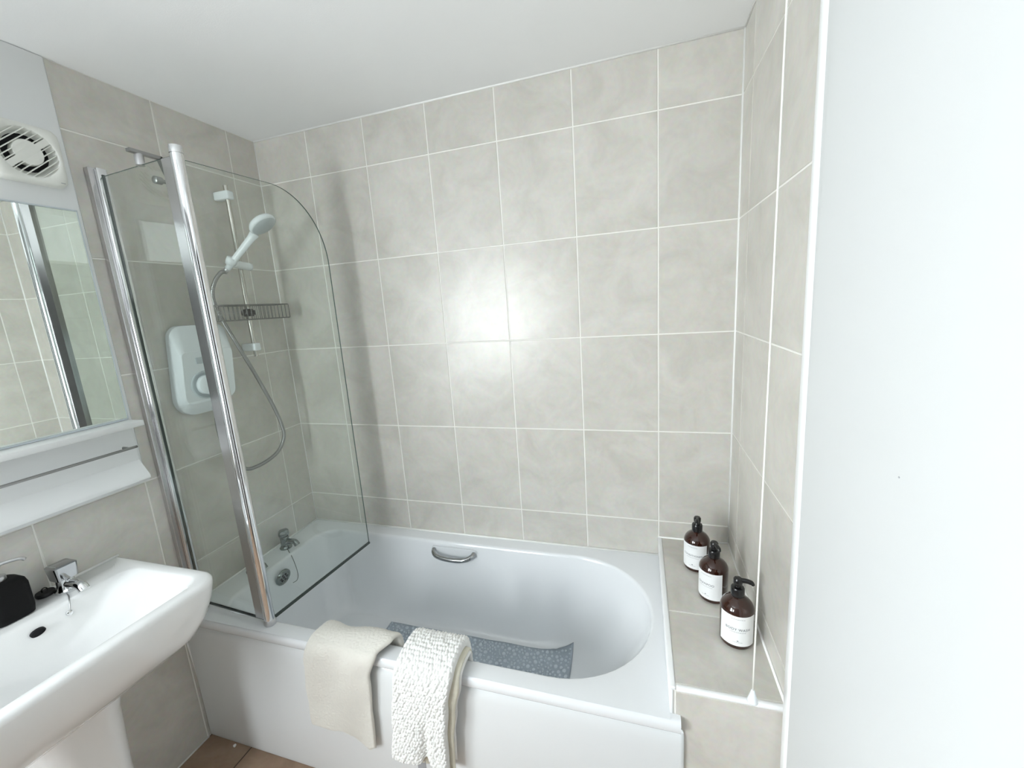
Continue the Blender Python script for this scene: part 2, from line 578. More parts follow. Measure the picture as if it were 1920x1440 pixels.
obj('edge_trim', box((XB + 0.013, LF - 0.004, LEDGE - 0.011), (XR - 0.002, LF + 0.010, LEDGE + 0.002), 0.005, 4), 'white_trim', led, angle=50)

# ------------------------------------------------------------------ bath
bath = thing('bathtub', 'white acrylic bathtub with a rounded foot end and plain front panel', 'bathtub', (0.84, -0.34, 0.0))
BX0, BX1, BY0, BY1 = 0.0, XB, -0.690, 0.0
NB = 14


def bath_ring(f, grow=0.0):
    """Outline at inset fraction f (0 = rim opening, 1 = edge of the flat bottom)."""
    x0 = 0.120 + 0.115 * f - grow
    x1 = 1.632 - 0.322 * f + grow
    y1 = -0.074 - 0.085 * f + grow
    y0 = -0.631 + 0.084 * f - grow
    rr = 0.275 - 0.10 * f + grow
    rl = 0.085 + 0.03 * f + grow
    return rrect(x0, x1, y0, y1, (rr, rl, rl, rr), NB)


def rim_outer(inner):
    out = []
    n = NB + 1
    corners = ((BX1, BY1), (BX0, BY1), (BX0, BY0), (BX1, BY0))
    for c in range(4):
        arc = inner[c * n:(c + 1) * n]
        cx, cy = corners[c]
        first = [(BX1, arc[0][1]), (arc[0][0], BY1), (BX0, arc[0][1]), (arc[0][0], BY0)][c]
        last = [(arc[-1][0], BY1), (BX0, arc[-1][1]), (arc[-1][0], BY0), (BX1, arc[-1][1])][c]
        for k in range(n):
            t = k / (n - 1)
            if t <= 0.5:
                s = t / 0.5
                p = (first[0] + (cx - first[0]) * s, first[1] + (cy - first[1]) * s)
            else:
                s = (t - 0.5) / 0.5
                p = (cx + (last[0] - cx) * s, cy + (last[1] - cy) * s)
            out.append(p)
    return out


prof = [(0.0, 0.013, RIM), (0.0, 0.008, RIM - 0.0012), (0.0, 0.004, RIM - 0.005), (0.0, 0.001, RIM - 0.013),
        (0.01, 0, RIM - 0.026), (0.06, 0, 0.490), (0.14, 0, 0.450), (0.25, 0, 0.395), (0.37, 0, 0.335), (0.50, 0, 0.278),
        (0.62, 0, 0.234), (0.73, 0, 0.203), (0.83, 0, 0.183), (0.92, 0, 0.171), (1.0, 0, 0.166)]
rings = []
opening = bath_ring(0.0, 0.013)
outer = rim_outer(opening)
rings.append([(x, y, RIM) for x, y in outer])
for f, g, z in prof:
    rings.append([(x, y, z) for x, y in bath_ring(f, g)])
last = bath_ring(1.0)
cxm = sum(p[0] for p in last) / len(last); cym = sum(p[1] for p in last) / len(last)
for s, z in ((0.75, 0.1645), (0.4, 0.163)):
    rings.append([(cxm + (x - cxm) * s, cym + (y - cym) * s, z) for x, y in last])
tb = bmesh.new()
ring_loft(tb, rings, False, True)
tub_bvh = BVHTree.FromBMesh(tb)
tub = obj('tub', tb, 'acrylic', bath, smooth=True)
# the rolled front lip, running a little past the ledge
lip_sec = [(-0.672, RIM - 0.0004), (-0.682, RIM - 0.0006), (-0.6885, RIM - 0.0030), (-0.6925, RIM - 0.0085), (-0.6945, RIM - 0.016),
           (-0.6945, RIM - 0.030), (-0.692, RIM - 0.034), (-0.684, RIM - 0.0345), (-0.672, RIM - 0.0345)]
lb_ = bmesh.new()
ring_loft(lb_, [[(x, y, z - d) for y, z in lip_sec] for x, d in ((0.0, 0), (0.02, 0), (1.688, 0), (1.695, 0.001))])
obj('rim_lip', lb_, 'acrylic', bath, angle=60)
# front panel with a soft shoulder at the top and a rolled right end
sec = [(1.700, -0.655), (1.704, -0.668), (1.7035, -0.676), (1.700, -0.6815), (1.694, -0.684)]
pts = [(0.004, -0.684), (0.004, -0.655)]
pan = bmesh.new()


def panel_ring(z, inset):
    r = [(0.006, -0.655), (0.006, -0.684 + inset), (0.85, -0.686 + inset), (1.694, -0.684 + inset), (1.700 - inset * 0.3, -0.6815 + inset),
         (1.7035 - inset * 0.3, -0.677), (1.7038 - inset * 0.3, -0.6745), (1.660, -0.6745), (1.655, -0.655)]
    return [(x, y, z) for x, y in r]


ring_loft(pan, [panel_ring(z, i) for z, i in ((0.002, 0.003), (0.02, 0.0), (0.43, -0.001), (0.462, -0.0015), (0.480, 0.0), (0.492, 0.004), (0.498, 0.010), (0.500, 0.018))])
obj('front_panel', pan, 'panel_acrylic', bath, angle=60)
# chrome grip on the far inner side
gp = smooth_path([(0.714, -0.084, 0.505), (0.720, -0.100, 0.501), (0.738, -0.114, 0.494), (0.78, -0.121, 0.489), (0.84, -0.122, 0.488), (0.882, -0.116, 0.493), (0.902, -0.102, 0.500), (0.908, -0.086, 0.505)], 6)
obj('grip_handle', tube(gp, 0.0105, 12), 'grip_chrome', bath, smooth=True)
gr = bmesh.new()
rr_ = rrect(0.700, 0.920, 0.480, 0.520, (0.018,) * 4, 6)
ring_loft(gr, [[(x, -0.078, z) for x, z in rr_], [(x, -0.084, z) for x, z in rr_]])
obj('grip_plate', gr, 'acrylic', bath, angle=40)
# overflow grid at the tap end
ovx, ovy, ovz = 0.1385, -0.366, 0.480
tilt = Matrix.Translation((ovx, ovy, ovz)) @ Matrix.Rotation(math.radians(14), 4, 'Y')
ob = bmesh.new()
add_lathe(ob, [(0.0345, -0.006), (0.0345, 0.003), (0.032, 0.006), (0.026, 0.0065), (0.024, 0.0035), (0.001, 0.0035)], 28, axis='X')
ob.transform(tilt)
ov = obj('overflow', ob, 'dark_chrome', bath, angle=40)
hb = bmesh.new()
for k in range(7):
    a = 2 * PI * k / 6
    rad = 0.0145 if k < 6 else 0.0
    t2 = bmesh.new()
    add_lathe(t2, [(0.0052, 0.0030), (0.0052, 0.0042)], 10, (0, rad * math.cos(a), rad * math.sin(a)), 'X')
    merge(hb, t2)
hb.transform(tilt)
hb.transform(Matrix.Translation(-bath.location))
hm = bpy.data.meshes.new('overflow_hole'); hb.to_mesh(hm); hb.free()
link('overflow_hole', hm, 'black_void', ov)


def bath_tap(y):
    x = 0.052
    b = bmesh.new()
    add_lathe(b, [(0.026, RIM - 0.001), (0.026, RIM + 0.005), (0.021, RIM + 0.009), (0.0185, RIM + 0.02), (0.0185, RIM + 0.045), (0.020, RIM + 0.05), (0.017, RIM + 0.056)], 20, (x, y, 0))
    t = obj('tap', b, 'dark_chrome', bath, angle=50)
    s = bmesh.new()
    sp = smooth_path([(x + 0.008, y, RIM + 0.030), (x + 0.035, y, RIM + 0.037), (x + 0.058, y, RIM + 0.034), (x + 0.068, y, RIM + 0.020)], 5)
    add_tube(s, sp, [0.012] * (len(sp) - 4) + [0.0115, 0.012, 0.0125, 0.0125], 12)
    s.transform(Matrix.Translation(-bath.location))
    me = bpy.data.meshes.new('spout'); s.to_mesh(me); s.free()
    link('spout', me, 'dark_chrome', t, True)
    k = bmesh.new()
    n = 24
    prof_ = [(0.012, RIM + 0.054), (0.021, RIM + 0.060), (0.0235, RIM + 0.068), (0.0225, RIM + 0.080), (0.017, RIM + 0.086), (0.002, RIM + 0.088)]
    rr2 = []
    for r, z in prof_:
        rr2.append([(x + r * (1 + 0.10 * math.cos(4 * 2 * PI * i / n)) * math.cos(2 * PI * i / n), y + r * (1 + 0.10 * math.cos(4 * 2 * PI * i / n)) * math.sin(2 * PI * i / n), z) for i in range(n)])
    ring_loft(k, rr2)
    k.transform(Matrix.Translation(-bath.location))
    me = bpy.data.meshes.new('tap_head'); k.to_mesh(me); k.free()
    link('tap_head', me, 'dark_chrome', t, True)


bath_tap(-0.252)
bath_tap(-0.425)
ch = smooth_path([(0.068, -0.262, RIM + 0.006), (0.098, -0.282, RIM + 0.002), (0.128, -0.295, RIM - 0.02), (0.150, -0.303, 0.462), (0.158, -0.318, 0.438), (0.153, -0.338, 0.435)], 8)
obj('plug_chain', tube(ch, 0.0016, 6), 'dark_chrome', bath, smooth=True)

# ------------------------------------------------------------------ pebbled non-slip mat on the bottom of the bath
mat_t = thing('bath_mat', 'blue-grey pebbled non-slip mat lying in the bottom of the bath', 'bath mat', (0.9, -0.33, 0.165))
MX0, MX1, MY0, MY1 = 0.505, 1.345, -0.520, -0.176


def floor_z(x, y):
    hit = tub_bvh.ray_cast(V((x, y, 0.53)), V((0, 0, -1)))
    return hit[0].z if hit[0] else 0.166


mb = bmesh.new()
nx, ny = 70, 26
top = []
for i in range(nx + 1):
    row = []
    for j in range(ny + 1):
        x = MX0 + (MX1 - MX0) * i / nx
        y = MY0 + (MY1 - MY0) * j / ny
        z = floor_z(x, y) + 0.0045 + 0.0012 * math.sin(x * 37) * math.sin(y * 29)
        if 0.905 < (i / nx) < 0.925:
            z -= 0.0025
        row.append((x, y, z))
    top.append(row)
tv = [[mb.verts.new(p) for p in r] for r in top]
bv = [[mb.verts.new((p[0], p[1], p[2] - 0.0038)) for p in r] for r in top]
for i in range(nx):
    for j in range(ny):
        mb.faces.new((tv[i][j], tv[i + 1][j], tv[i + 1][j + 1], tv[i][j + 1]))
        mb.faces.new((bv[i][j], bv[i][j + 1], bv[i + 1][j + 1], bv[i + 1][j]))
for i in range(nx):
    mb.faces.new((tv[i][0], bv[i][0], bv[i + 1][0], tv[i + 1][0])); mb.faces.new((tv[i][ny], tv[i + 1][ny], bv[i + 1][ny], bv[i][ny]))
for j in range(ny):
    mb.faces.new((tv[0][j], tv[0][j + 1], bv[0][j + 1], bv[0][j])); mb.faces.new((tv[nx][j], bv[nx][j], bv[nx][j + 1], tv[nx][j + 1]))
obj('sheet', mb, 'mat_vinyl', mat_t, smooth=True)
pb = bmesh.new()
spots = []
rng = random.Random(3)
cell = {}
for _ in range(16000):
    x = rng.uniform(MX0 + 0.008, MX1 - 0.008); y = rng.uniform(MY0 + 0.008, MY1 - 0.008)
    r = rng.choice((0.0042, 0.0052, 0.0064, 0.0078, 0.0092))
    if x + r > MX1 - 0.003 or x - r < MX0 + 0.003 or y + r > MY1 - 0.003 or y - r < MY0 + 0.003:
        continue
    ci, cj = int(x / 0.022), int(y / 0.022)
    if any((x - a) ** 2 + (y - b) ** 2 < (r + q + 0.0008) ** 2 for di in (-1, 0, 1) for dj in (-1, 0, 1) for a, b, q in cell.get((ci + di, cj + dj), ())):
        continue
    cell.setdefault((ci, cj), []).append((x, y, r))
    spots.append((x, y, r))
for x, y, r in spots:
    z = floor_z(x, y) + 0.0040
    nrm = V((floor_z(x - 0.004, y) - floor_z(x + 0.004, y), floor_z(x, y - 0.004) - floor_z(x, y + 0.004), 0.008)).normalized()
    q = V((0, 0, 1)).rotation_difference(nrm).to_matrix()
    rings_ = []
    for fr, hh in ((1.0, 0.0), (0.88, 0.0034), (0.62, 0.0046), (0.30, 0.0036)):
        rings_.append([V((x, y, z)) + q @ V((r * fr * math.cos(2 * PI * k / 8), r * fr * math.sin(2 * PI * k / 8), hh)) for k in range(8)])
    ring_loft(pb, rings_, False, True)
obj('pebbles', pb, 'mat_pebble', mat_t, smooth=True, kind='stuff')

# ------------------------------------------------------------------ folding glass bath screen
scr = thing('bath_screen', 'two-panel glass bath screen with a chrome hinge post on the bath rim', 'bath screen', (0.38, -0.652, RIM))
GZ0, GZ1 = RIM + 0.016, 2.030
PX, PY = 0.381, -0.652
wp_ = bmesh.new()
add_box(wp_, (0.0005, -0.655, GZ0 - 0.012), (0.020, -0.612, 2.055), 0.003, 2)
prof_o = obj('wall_profile', wp_, 'pale_alloy', scr, angle=40)
cp = bmesh.new()
add_box(cp, (0.020, -0.640, GZ0 - 0.012), (0.034, -0.612, 2.055), 0.004, 3)
obj('inner_profile', cp, 'chrome', scr, angle=40)
sl = bmesh.new()
add_box(sl, (0.034, -0.6305, GZ0 - 0.006), (0.0365, -0.6225, 2.035), 0.0005, 1)
obj('seal', sl, 'dark_seal', scr)
# fixed pane between wall profile and post
fa, fb = V((0.036, -0.627)), V((PX - 0.012, PY + 0.001))
fd = (fb - fa).normalized(); fn = V((-fd.y, fd.x)) * 0.003


def sheet(outline, a, d, th):
    """Upright sheet: outline in (s, z), s measured from a along d."""
    bm = bmesh.new()
    n_ = V((-d.y, d.x)) * th / 2
    ring_loft(bm, [[((a + d * s + n_ * k).x, (a + d * s + n_ * k).y, z) for s, z in outline] for k in (-1, 1)])
    return bm


def glass_pane(name, outline, a, d, th=0.005):
    bm = sheet(outline, a, d, th)
    o = obj(name, bm, 'screen_glass', scr)
    o.data.materials.append(MATS['glass_edge'])
    for p in o.data.polygons:
        nz = p.normal
        if abs(nz.x * d.y - nz.y * d.x) < 0.5:      # the cut edges look dark green
            p.material_index = 1
    return o


fl = (fb - fa).length
glass_pane('fixed_pane', [(0, GZ0), (fl, GZ0), (fl, GZ1), (0, GZ1)], fa, fd)
# pivoting pane swung in over the bath, one rounded top corner
sa, sb = V((PX + 0.006, PY + 0.012)), V((0.434, -0.163))
sd = (sb - sa).normalized(); SL = (sb - sa).length
rc = 0.215
arc = [(SL - rc + rc * math.cos(a), 2.018 - 0.255 + 0.255 * math.sin(a)) for a in [PI / 2 * k / 20 for k in range(21)]]
glass_pane('swing_pane', [(0, GZ0), (SL, GZ0)] + arc + [(0, 2.020)], sa, sd)
obj('bottom_seal', sheet([(0.0, GZ0 - 0.007), (SL + 0.002, GZ0 - 0.007), (SL + 0.002, GZ0 + 0.001), (0.0, GZ0 + 0.001)], sa, sd, 0.008), 'dark_seal', scr)
obj('bottom_seal', sheet([(0.0, GZ0 - 0.006), (fl - 0.01, GZ0 - 0.006), (fl - 0.01, GZ0), (0.0, GZ0)], fa, fd, 0.006), 'dark_seal', scr)
# post: round chrome tube with a flat channel that clips the fixed pane
pst = bmesh.new()
add_lathe(pst, [(0.0165, GZ0 + 0.004), (0.0165, 2.030)], 24, (PX + 0.004, PY, 0))
post = obj('hinge_post', pst, 'chrome', scr, angle=50)
obj('channel', sheet([(fl - 0.040, GZ0 + 0.002), (fl + 0.002, GZ0 + 0.002), (fl + 0.002, 2.026), (fl - 0.040, 2.026)], fa, fd, 0.016), 'pale_alloy', scr)
obj('post_cap', lathe([(0.0150, 2.0302), (0.0150, 2.0325), (0.0168, 2.0330), (0.0168, 2.0500), (0.0158, 2.0525), (0.001, 2.0530)], 24, (PX + 0.004, PY, 0)), 'chrome', scr, angle=25)
obj('post_foot', lathe([(0.018, RIM + 0.0005), (0.020, RIM + 0.004), (0.020, RIM + 0.010), (0.016, GZ0 + 0.003), (0.013, GZ0 + 0.006)], 24, (PX + 0.004, PY, 0)), 'satin_metal', scr, angle=50)

# hook straddling the top edge of the fixed pane
hk = thing('over_glass_hook', 'grey metal hook bar straddling the top edge of the fixed glass pane', 'hook', (0.219, -0.64, 2.035))
HX0, HX1 = 0.211, 0.227
hkb = bmesh.new()
ring_loft(hkb, [[(x, y, z) for y, z in ((-0.664, 2.062), (-0.664, 2.071), (-0.578, 2.071), (-0.574, 2.066), (-0.578, 2.062))] for x in (HX0, HX1)])
obj('bar', hkb, 'hose_metal', hk)
arm = bmesh.new()
ring_loft(arm, [[(x, y, z) for y, z in ((-0.580, 2.071), (-0.573, 2.068), (-0.551, 2.000), (-0.555, 1.994), (-0.563, 1.997), (-0.584, 2.062))] for x in (HX0, HX1)])
obj('arm', arm, 'hose_metal', hk)
obj('clamp', lathe([(0.008, 2.029), (0.0115, 2.031), (0.0115, 2.058), (0.009, 2.0625)], 20, (0.219, -0.638, 0)), 'satin_metal', hk, angle=40)
kb = bmesh.new()
add_lathe(kb, [(0.006, 0.0), (0.011, 0.003), (0.011, 0.022), (0.006, 0.025), (0.005, 0.052)], 20, (0, 0, 0), 'Y')
kb.transform(Matrix.Translation((0.219, -0.611, 2.000)))
obj('knob', kb, 'hose_metal', hk, angle=40)

# ------------------------------------------------------------------ electric shower
shw = thing('electric_shower', 'white electric shower heater box with a round dial behind the glass screen', 'shower unit', (0.0, -0.43, 1.39))
Y0, Y1, Z0, Z1 = -0.532, -0.318, 1.236, 1.566


def box_ring(dx, y0, y1, z0, z1, rt, rb):
    return [(dx, y + (z - 1.566) * 0.10, z) for y, z in rrect(y0, y1, z0, z1, (rt, rt, rb, rb), 8)]


sb_ = bmesh.new()
ring_loft(sb_, [box_ring(0.001, Y0 + 0.004, Y1 - 0.004, Z0 + 0.004, Z1 - 0.004, 0.040, 0.070), box_ring(0.008, Y0, Y1, Z0, Z1, 0.042, 0.074), box_ring(0.026, Y0, Y1, Z0 + 0.001, Z1 - 0.002, 0.042, 0.074),
                box_ring(0.060, Y0 + 0.008, Y1 - 0.008, Z0 + 0.044, Z1 - 0.094, 0.016, 0.030), box_ring(0.0625, Y0 + 0.011, Y1 - 0.011, Z0 + 0.047, Z1 - 0.097, 0.014, 0.028)])
obj('casing', sb_, 'white_plastic', shw, angle=18)
DLY, DLZ = -0.470, 1.345
dl = bmesh.new()
add_lathe(dl, [(0.052, 0.060), (0.052, 0.0675), (0.048, 0.069), (0.044, 0.064)], 32, (0, DLY, DLZ), 'X')
obj('dial_ring', dl, 'grey_plastic', shw, angle=40)
kn = bmesh.new()
add_lathe(kn, [(0.036, 0.062), (0.035, 0.082), (0.031, 0.085), (0.002, 0.086)], 32, (0, DLY, DLZ), 'X')
add_box(kn, (0.084, DLY - 0.0035, DLZ - 0.028), (0.093, DLY + 0.0035, DLZ + 0.028), 0.002, 2)
obj('dial', kn, 'white_plastic', shw, angle=40)
obj('power_button', box((0.062, DLY - 0.018, 1.424), (0.066, DLY + 0.018, 1.448), 0.0018), 'grey_plastic', shw)
obj('indicator', lathe([(0.003, 0.058), (0.003, 0.0605)], 10, (0, -0.425, 1.476), 'X'), 'ink', shw)
obj('outlet', tube([(0.040, -0.438, 1.262), (0.040, -0.438, 1.205)], [0.010, 0.008], 14), 'chrome', shw, smooth=True)

# riser rail
RY, RX = -0.228, 0.055
rail = thing('shower_riser_rail', 'chrome shower riser rail with white brackets on the tiled end wall', 'shower rail', (RX, RY, 1.42))
obj('rail', lathe([(0.009, 1.418), (0.009, 2.094)], 16, (RX, RY, 0)), 'rail_metal', rail, angle=50)
for zc in (2.058, 1.458):
    obj('bracket', box((0.0, RY - 0.016, zc - 0.016), (0.074, RY + 0.016, zc + 0.016), 0.006, 3), 'white_plastic', rail, angle=50)
hd = bmesh.new()
add_tube(hd, smooth_path([(RX + 0.005, RY + 0.042, 1.787), (RX + 0.012, RY, 1.789), (RX + 0.03, RY - 0.040, 1.790), (RX + 0.045, RY - 0.066, 1.792)], 5), 0.0160, 14)
obj('slider', hd, 'white_plastic', rail, smooth=True)
cpth = lathe([(0.017, -0.014), (0.0185, 0.0), (0.017, 0.014)], 16)
cpth.transform(Matrix.Translation((RX + 0.050, RY - 0.078, 1.797)) @ Matrix.Rotation(math.radians(35), 4, 'Y'))
obj('holder', cpth, 'white_plastic', rail, smooth=True)

# handset
HB = V((RX + 0.045, RY - 0.078, 1.785)); HT = V((0.235, -0.268, 1.915))
hs = thing('shower_handset', 'white hand shower head held in the slider of the riser rail', 'shower head', tuple(HB))
ax = (HT - HB).normalized()
obj('handle', tube([HB - ax * 0.02 + ax * (HT - HB).length * t for t in (0.0, 0.15, 0.5, 0.8, 0.92)], [0.0115, 0.012, 0.0125, 0.014, 0.017], 16), 'white_plastic', hs, smooth=True)
hdb = bmesh.new()
add_lathe(hdb, [(0.006, 0.022), (0.030, 0.019), (0.046, 0.010), (0.052, 0.0), (0.051, -0.008), (0.047, -0.011)], 32)
nrm = V((-0.55, -0.15, 0.82)).normalized()
mt_ = Matrix.Translation(HT + ax * 0.012) @ V((0, 0, 1)).rotation_difference(nrm).to_matrix().to_4x4()
hdb.transform(mt_)
obj('head', hdb, 'white_plastic', hs, angle=60)
fcb = bmesh.new()
add_lathe(fcb, [(0.0465, -0.0105), (0.045, -0.0125), (0.002, -0.0135)], 32)
fcb.transform(mt_)
obj('spray_plate', fcb, 'grey_plastic', hs, angle=60)
obj('collar', tube([HB - ax * 0.042, HB - ax * 0.016], [0.0095, 0.0115], 14), 'satin_metal', hs, smooth=True)

# hose: ribbed metal spiral from the box round to the handset
hp = smooth_path([(0.040, -0.438, 1.212), (0.045, -0.444, 1.16), (0.051, -0.440, 1.09), (0.053, -0.415, 1.02), (0.055, -0.372, 0.972), (0.056, -0.325, 0.962), (0.057, -0.262, 0.968), (0.058, -0.205, 0.990), (0.059, -0.168, 1.035), (0.060, -0.165, 1.085),
                  (0.060, -0.188, 1.175), (0.060, -0.235, 1.300), (0.060, -0.285, 1.420), (0.062, -0.330, 1.520), (0.066, -0.366, 1.600), (0.072, -0.382, 1.665), (0.080, -0.372, 1.715), (0.0825, -0.342, 1.752), tuple(HB - ax * 0.036)], 24)
# resample evenly for the ribs
acc = [0.0]
for a, b in zip(hp, hp[1:]):
    acc.append(acc[-1] + (b - a).length)
LEN = acc[-1]
step = 0.0017
res, i = [], 0
for k in range(int(LEN / step) + 1):
    s = k * step
    while i < len(acc) - 2 and acc[i + 1] < s:
        i += 1
    t = (s - acc[i]) / max(acc[i + 1] - acc[i], 1e-9)
    res.append(hp[i].lerp(hp[i + 1], t))
hose = obj('shower_hose', tube(res, [0.0078 if k % 3 else 0.0060 for k in range(len(res))], 10), 'hose_metal', smooth=True)
tag(hose, 'ribbed chrome shower hose looping down from the heater box to the handset', 'hose')

# wire caddy on the rail
cad = thing('wire_caddy', 'narrow chrome wire basket clipped on the shower riser rail', 'shower caddy', (0.08, -0.228, 1.57))


def wire_ring(z, i=0.0):
    p = rrect(0.022 + i, 0.118 - i, -0.392 + i, -0.070 - i, (0.02,) * 4, 5)
    return [(x, y, z) for x, y in p]


for z in (1.630, 1.572):
    w_ = wire_ring(z)
    bm = bmesh.new()
    add_tube(bm, w_ + [w_[0]], 0.0022, 6)
    obj('rim_wire', bm, 'wire_metal', cad, smooth=True)
ub = bmesh.new()
for k in range(17):
    y = -0.384 + 0.306 * k / 16
    for x in (0.022, 0.118):
        add_tube(ub, [(x, y, 1.572), (x, y, 1.630)], 0.0013, 5)
    add_tube(ub, [(0.022, y, 1.572), (0.118, y, 1.572)], 0.0013, 5)
for k in range(5):
    x = 0.030 + 0.08 * k / 4
    for y in (-0.392, -0.070):
        add_tube(ub, [(x, y, 1.572), (x, y, 1.630)], 0.0013, 5)
obj('upright_wires', ub, 'wire_metal', cad, smooth=True, kind='stuff')
cl = bmesh.new()
add_lathe(cl, [(0.016, 1.585), (0.019, 1.588), (0.019, 1.612), (0.016, 1.615)], 16, (RX, RY, 0))
add_box(cl, (RX - 0.028, RY - 0.012, 1.590), (RX + 0.028, RY + 0.012, 1.610), 0.003)
obj('clamp', cl, 'black_plastic', cad, angle=50)

# ------------------------------------------------------------------ extractor fan
FC = (-0.786, 2.053)
fan = thing('extractor_fan', 'off-white square extractor fan with a round slatted grille high on the plaster', 'extractor fan', (0.006, FC[0], FC[1]))
cv = bmesh.new()
NF = 40


def fan_ring(x, hw, r):
    """square-ish ring sampled by angle"""
    out = []
    for k in range(NF):
        a = 2 * PI * (k + 0.5) / NF
        c, s = math.cos(a), math.sin(a)
        n_ = 9.0 if r is None else r
        q = (abs(c) ** n_ + abs(s) ** n_) ** (-1 / n_)
        out.append((x, FC[0] + hw * q * c, FC[1] + hw * q * s))
    return out


def circ(x, r):
    return [(x, FC[0] + r * math.cos(2 * PI * (k + 0.5) / NF), FC[1] + r * math.sin(2 * PI * (k + 0.5) / NF)) for k in range(NF)]


ring_loft(cv, [fan_ring(0.0055, 0.078, 9), fan_ring(0.018, 0.077, 9), fan_ring(0.026, 0.0735, 9), fan_ring(0.028, 0.070, 8), circ(0.0285, 0.064), circ(0.027, 0.0625), circ(0.012, 0.050), circ(0.0115, 0.048)], True, False)
obj('cover', cv, 'fan_plastic', fan, angle=50)
vd = bmesh.new()
ring_loft(vd, [circ(0.0095, 0.051), circ(0.0100, 0.0505)])
obj('duct', vd, 'black_void', fan)
obj('hub', lathe([(0.033, 0.010), (0.033, 0.024), (0.031, 0.027), (0.0003, 0.0273)], 32, (0, FC[0], FC[1]), 'X'), 'fan_plastic', fan, angle=50)
dirv = V((math.cos(math.radians(42)), math.sin(math.radians(42)))); perp = V((-dirv.y, dirv.x))
for k in range(-5, 6):
    off = k * 0.0112
    hl = math.sqrt(max(0.0635 ** 2 - off ** 2, 0))
    wd = 0.0075 if k == 0 else 0.0011
    c = V(FC) + perp * off
    q = [c + dirv * hl + perp * wd, c - dirv * hl + perp * wd, c - dirv * hl - perp * wd, c + dirv * hl - perp * wd]
    obj('slat', prism([tuple(p) for p in q], 'yz', 0.019, 0.0275), 'fan_plastic', fan)
obj('maker_mark', box((0.0270, -0.732, 1.9865), (0.0284, -0.722, 1.9885)), 'ink_light', fan)

# ------------------------------------------------------------------ mirror with the white shelf unit under it
mir = thing('wall_mirror', 'frameless rectangular wall mirror above the white shelf', 'mirror', (0.006, -0.95, 1.282))
obj('backing', box((0.0055, -1.248, 1.284), (0.0105, -0.7075, 1.915)), 'dark_seal', mir)
obj('glass', box((0.0105, -1.250, 1.282), (0.0150, -0.7055, 1.917), 0.0015, 1), 'mirror_silver', mir)
edge = bmesh.new()
for lo, hi in (((0.0050, -1.2515, 1.9165), (0.0160, -0.704, 1.9205)), ((0.0050, -0.7060, 1.2805), (0.0160, -0.7035, 1.9205)), ((0.0050, -1.2515, 1.2775), (0.0160, -0.7035, 1.2825))):
    add_box(edge, lo, hi)
obj('edge_strip', edge, 'grey_plastic', mir)

shelf = thing('mirror_shelf', 'white painted shelf board with a towel rail and sloping lower lip under the mirror', 'shelf', (0.006, -1.0, 1.065))
SY0, SY1 = -1.36, -0.700
obj('shelf_board', box((0.0055, SY0, 1.2585), (0.080, SY1, 1.2765), 0.003, 2), 'gloss_board', shelf, angle=40)
obj('back_board', box((0.0055, SY0, 1.075), (0.012, SY1 - 0.0005, 1.2585)), 'gloss_board', shelf)
lp = [(0.012, 1.138), (0.0125, 1.1385), (0.046, 1.092), (0.049, 1.086), (0.049, 1.078), (0.044, 1.074), (0.040, 1.068), (0.012, 1.062), (0.0055, 1.062), (0.0055, 1.075), (0.012, 1.075)]
lpb = bmesh.new()
ring_loft(lpb, [[(x, y, z) for x, z in lp] for y in (SY0, SY1 - 0.0005)])
obj('lower_lip', lpb, 'gloss_board', shelf, angle=35)
rp = [(0.012, -0.728, 1.188)] + [(0.012 + 0.030, -0.728, 1.188)]
rl = bmesh.new()
add_tube(rl, smooth_path([(0.012, -0.735, 1.190), (0.034, -0.735, 1.190), (0.042, -0.742, 1.190), (0.043, -0.76, 1.190), (0.043, -1.30, 1.190), (0.042, -1.318, 1.190), (0.034, -1.325, 1.190), (0.012, -1.325, 1.190)], 5), 0.0042, 10)
obj('towel_rail', rl, 'hose_metal', shelf, smooth=True)

# ------------------------------------------------------------------ pedestal basin
SZ = 0.855
sink = thing('pedestal_basin', 'white ceramic pedestal basin with a wide rectangular bowl against the tiled wall', 'basin', (0.12, -1.085, 0.0))


def sink_ring(x0, x1, y0, y1, r, z, rb=0.004, n=8):
    return [(x, y, z) for x, y in rrect(x0, x1, y0, y1, (r, rb, rb, r), n)]


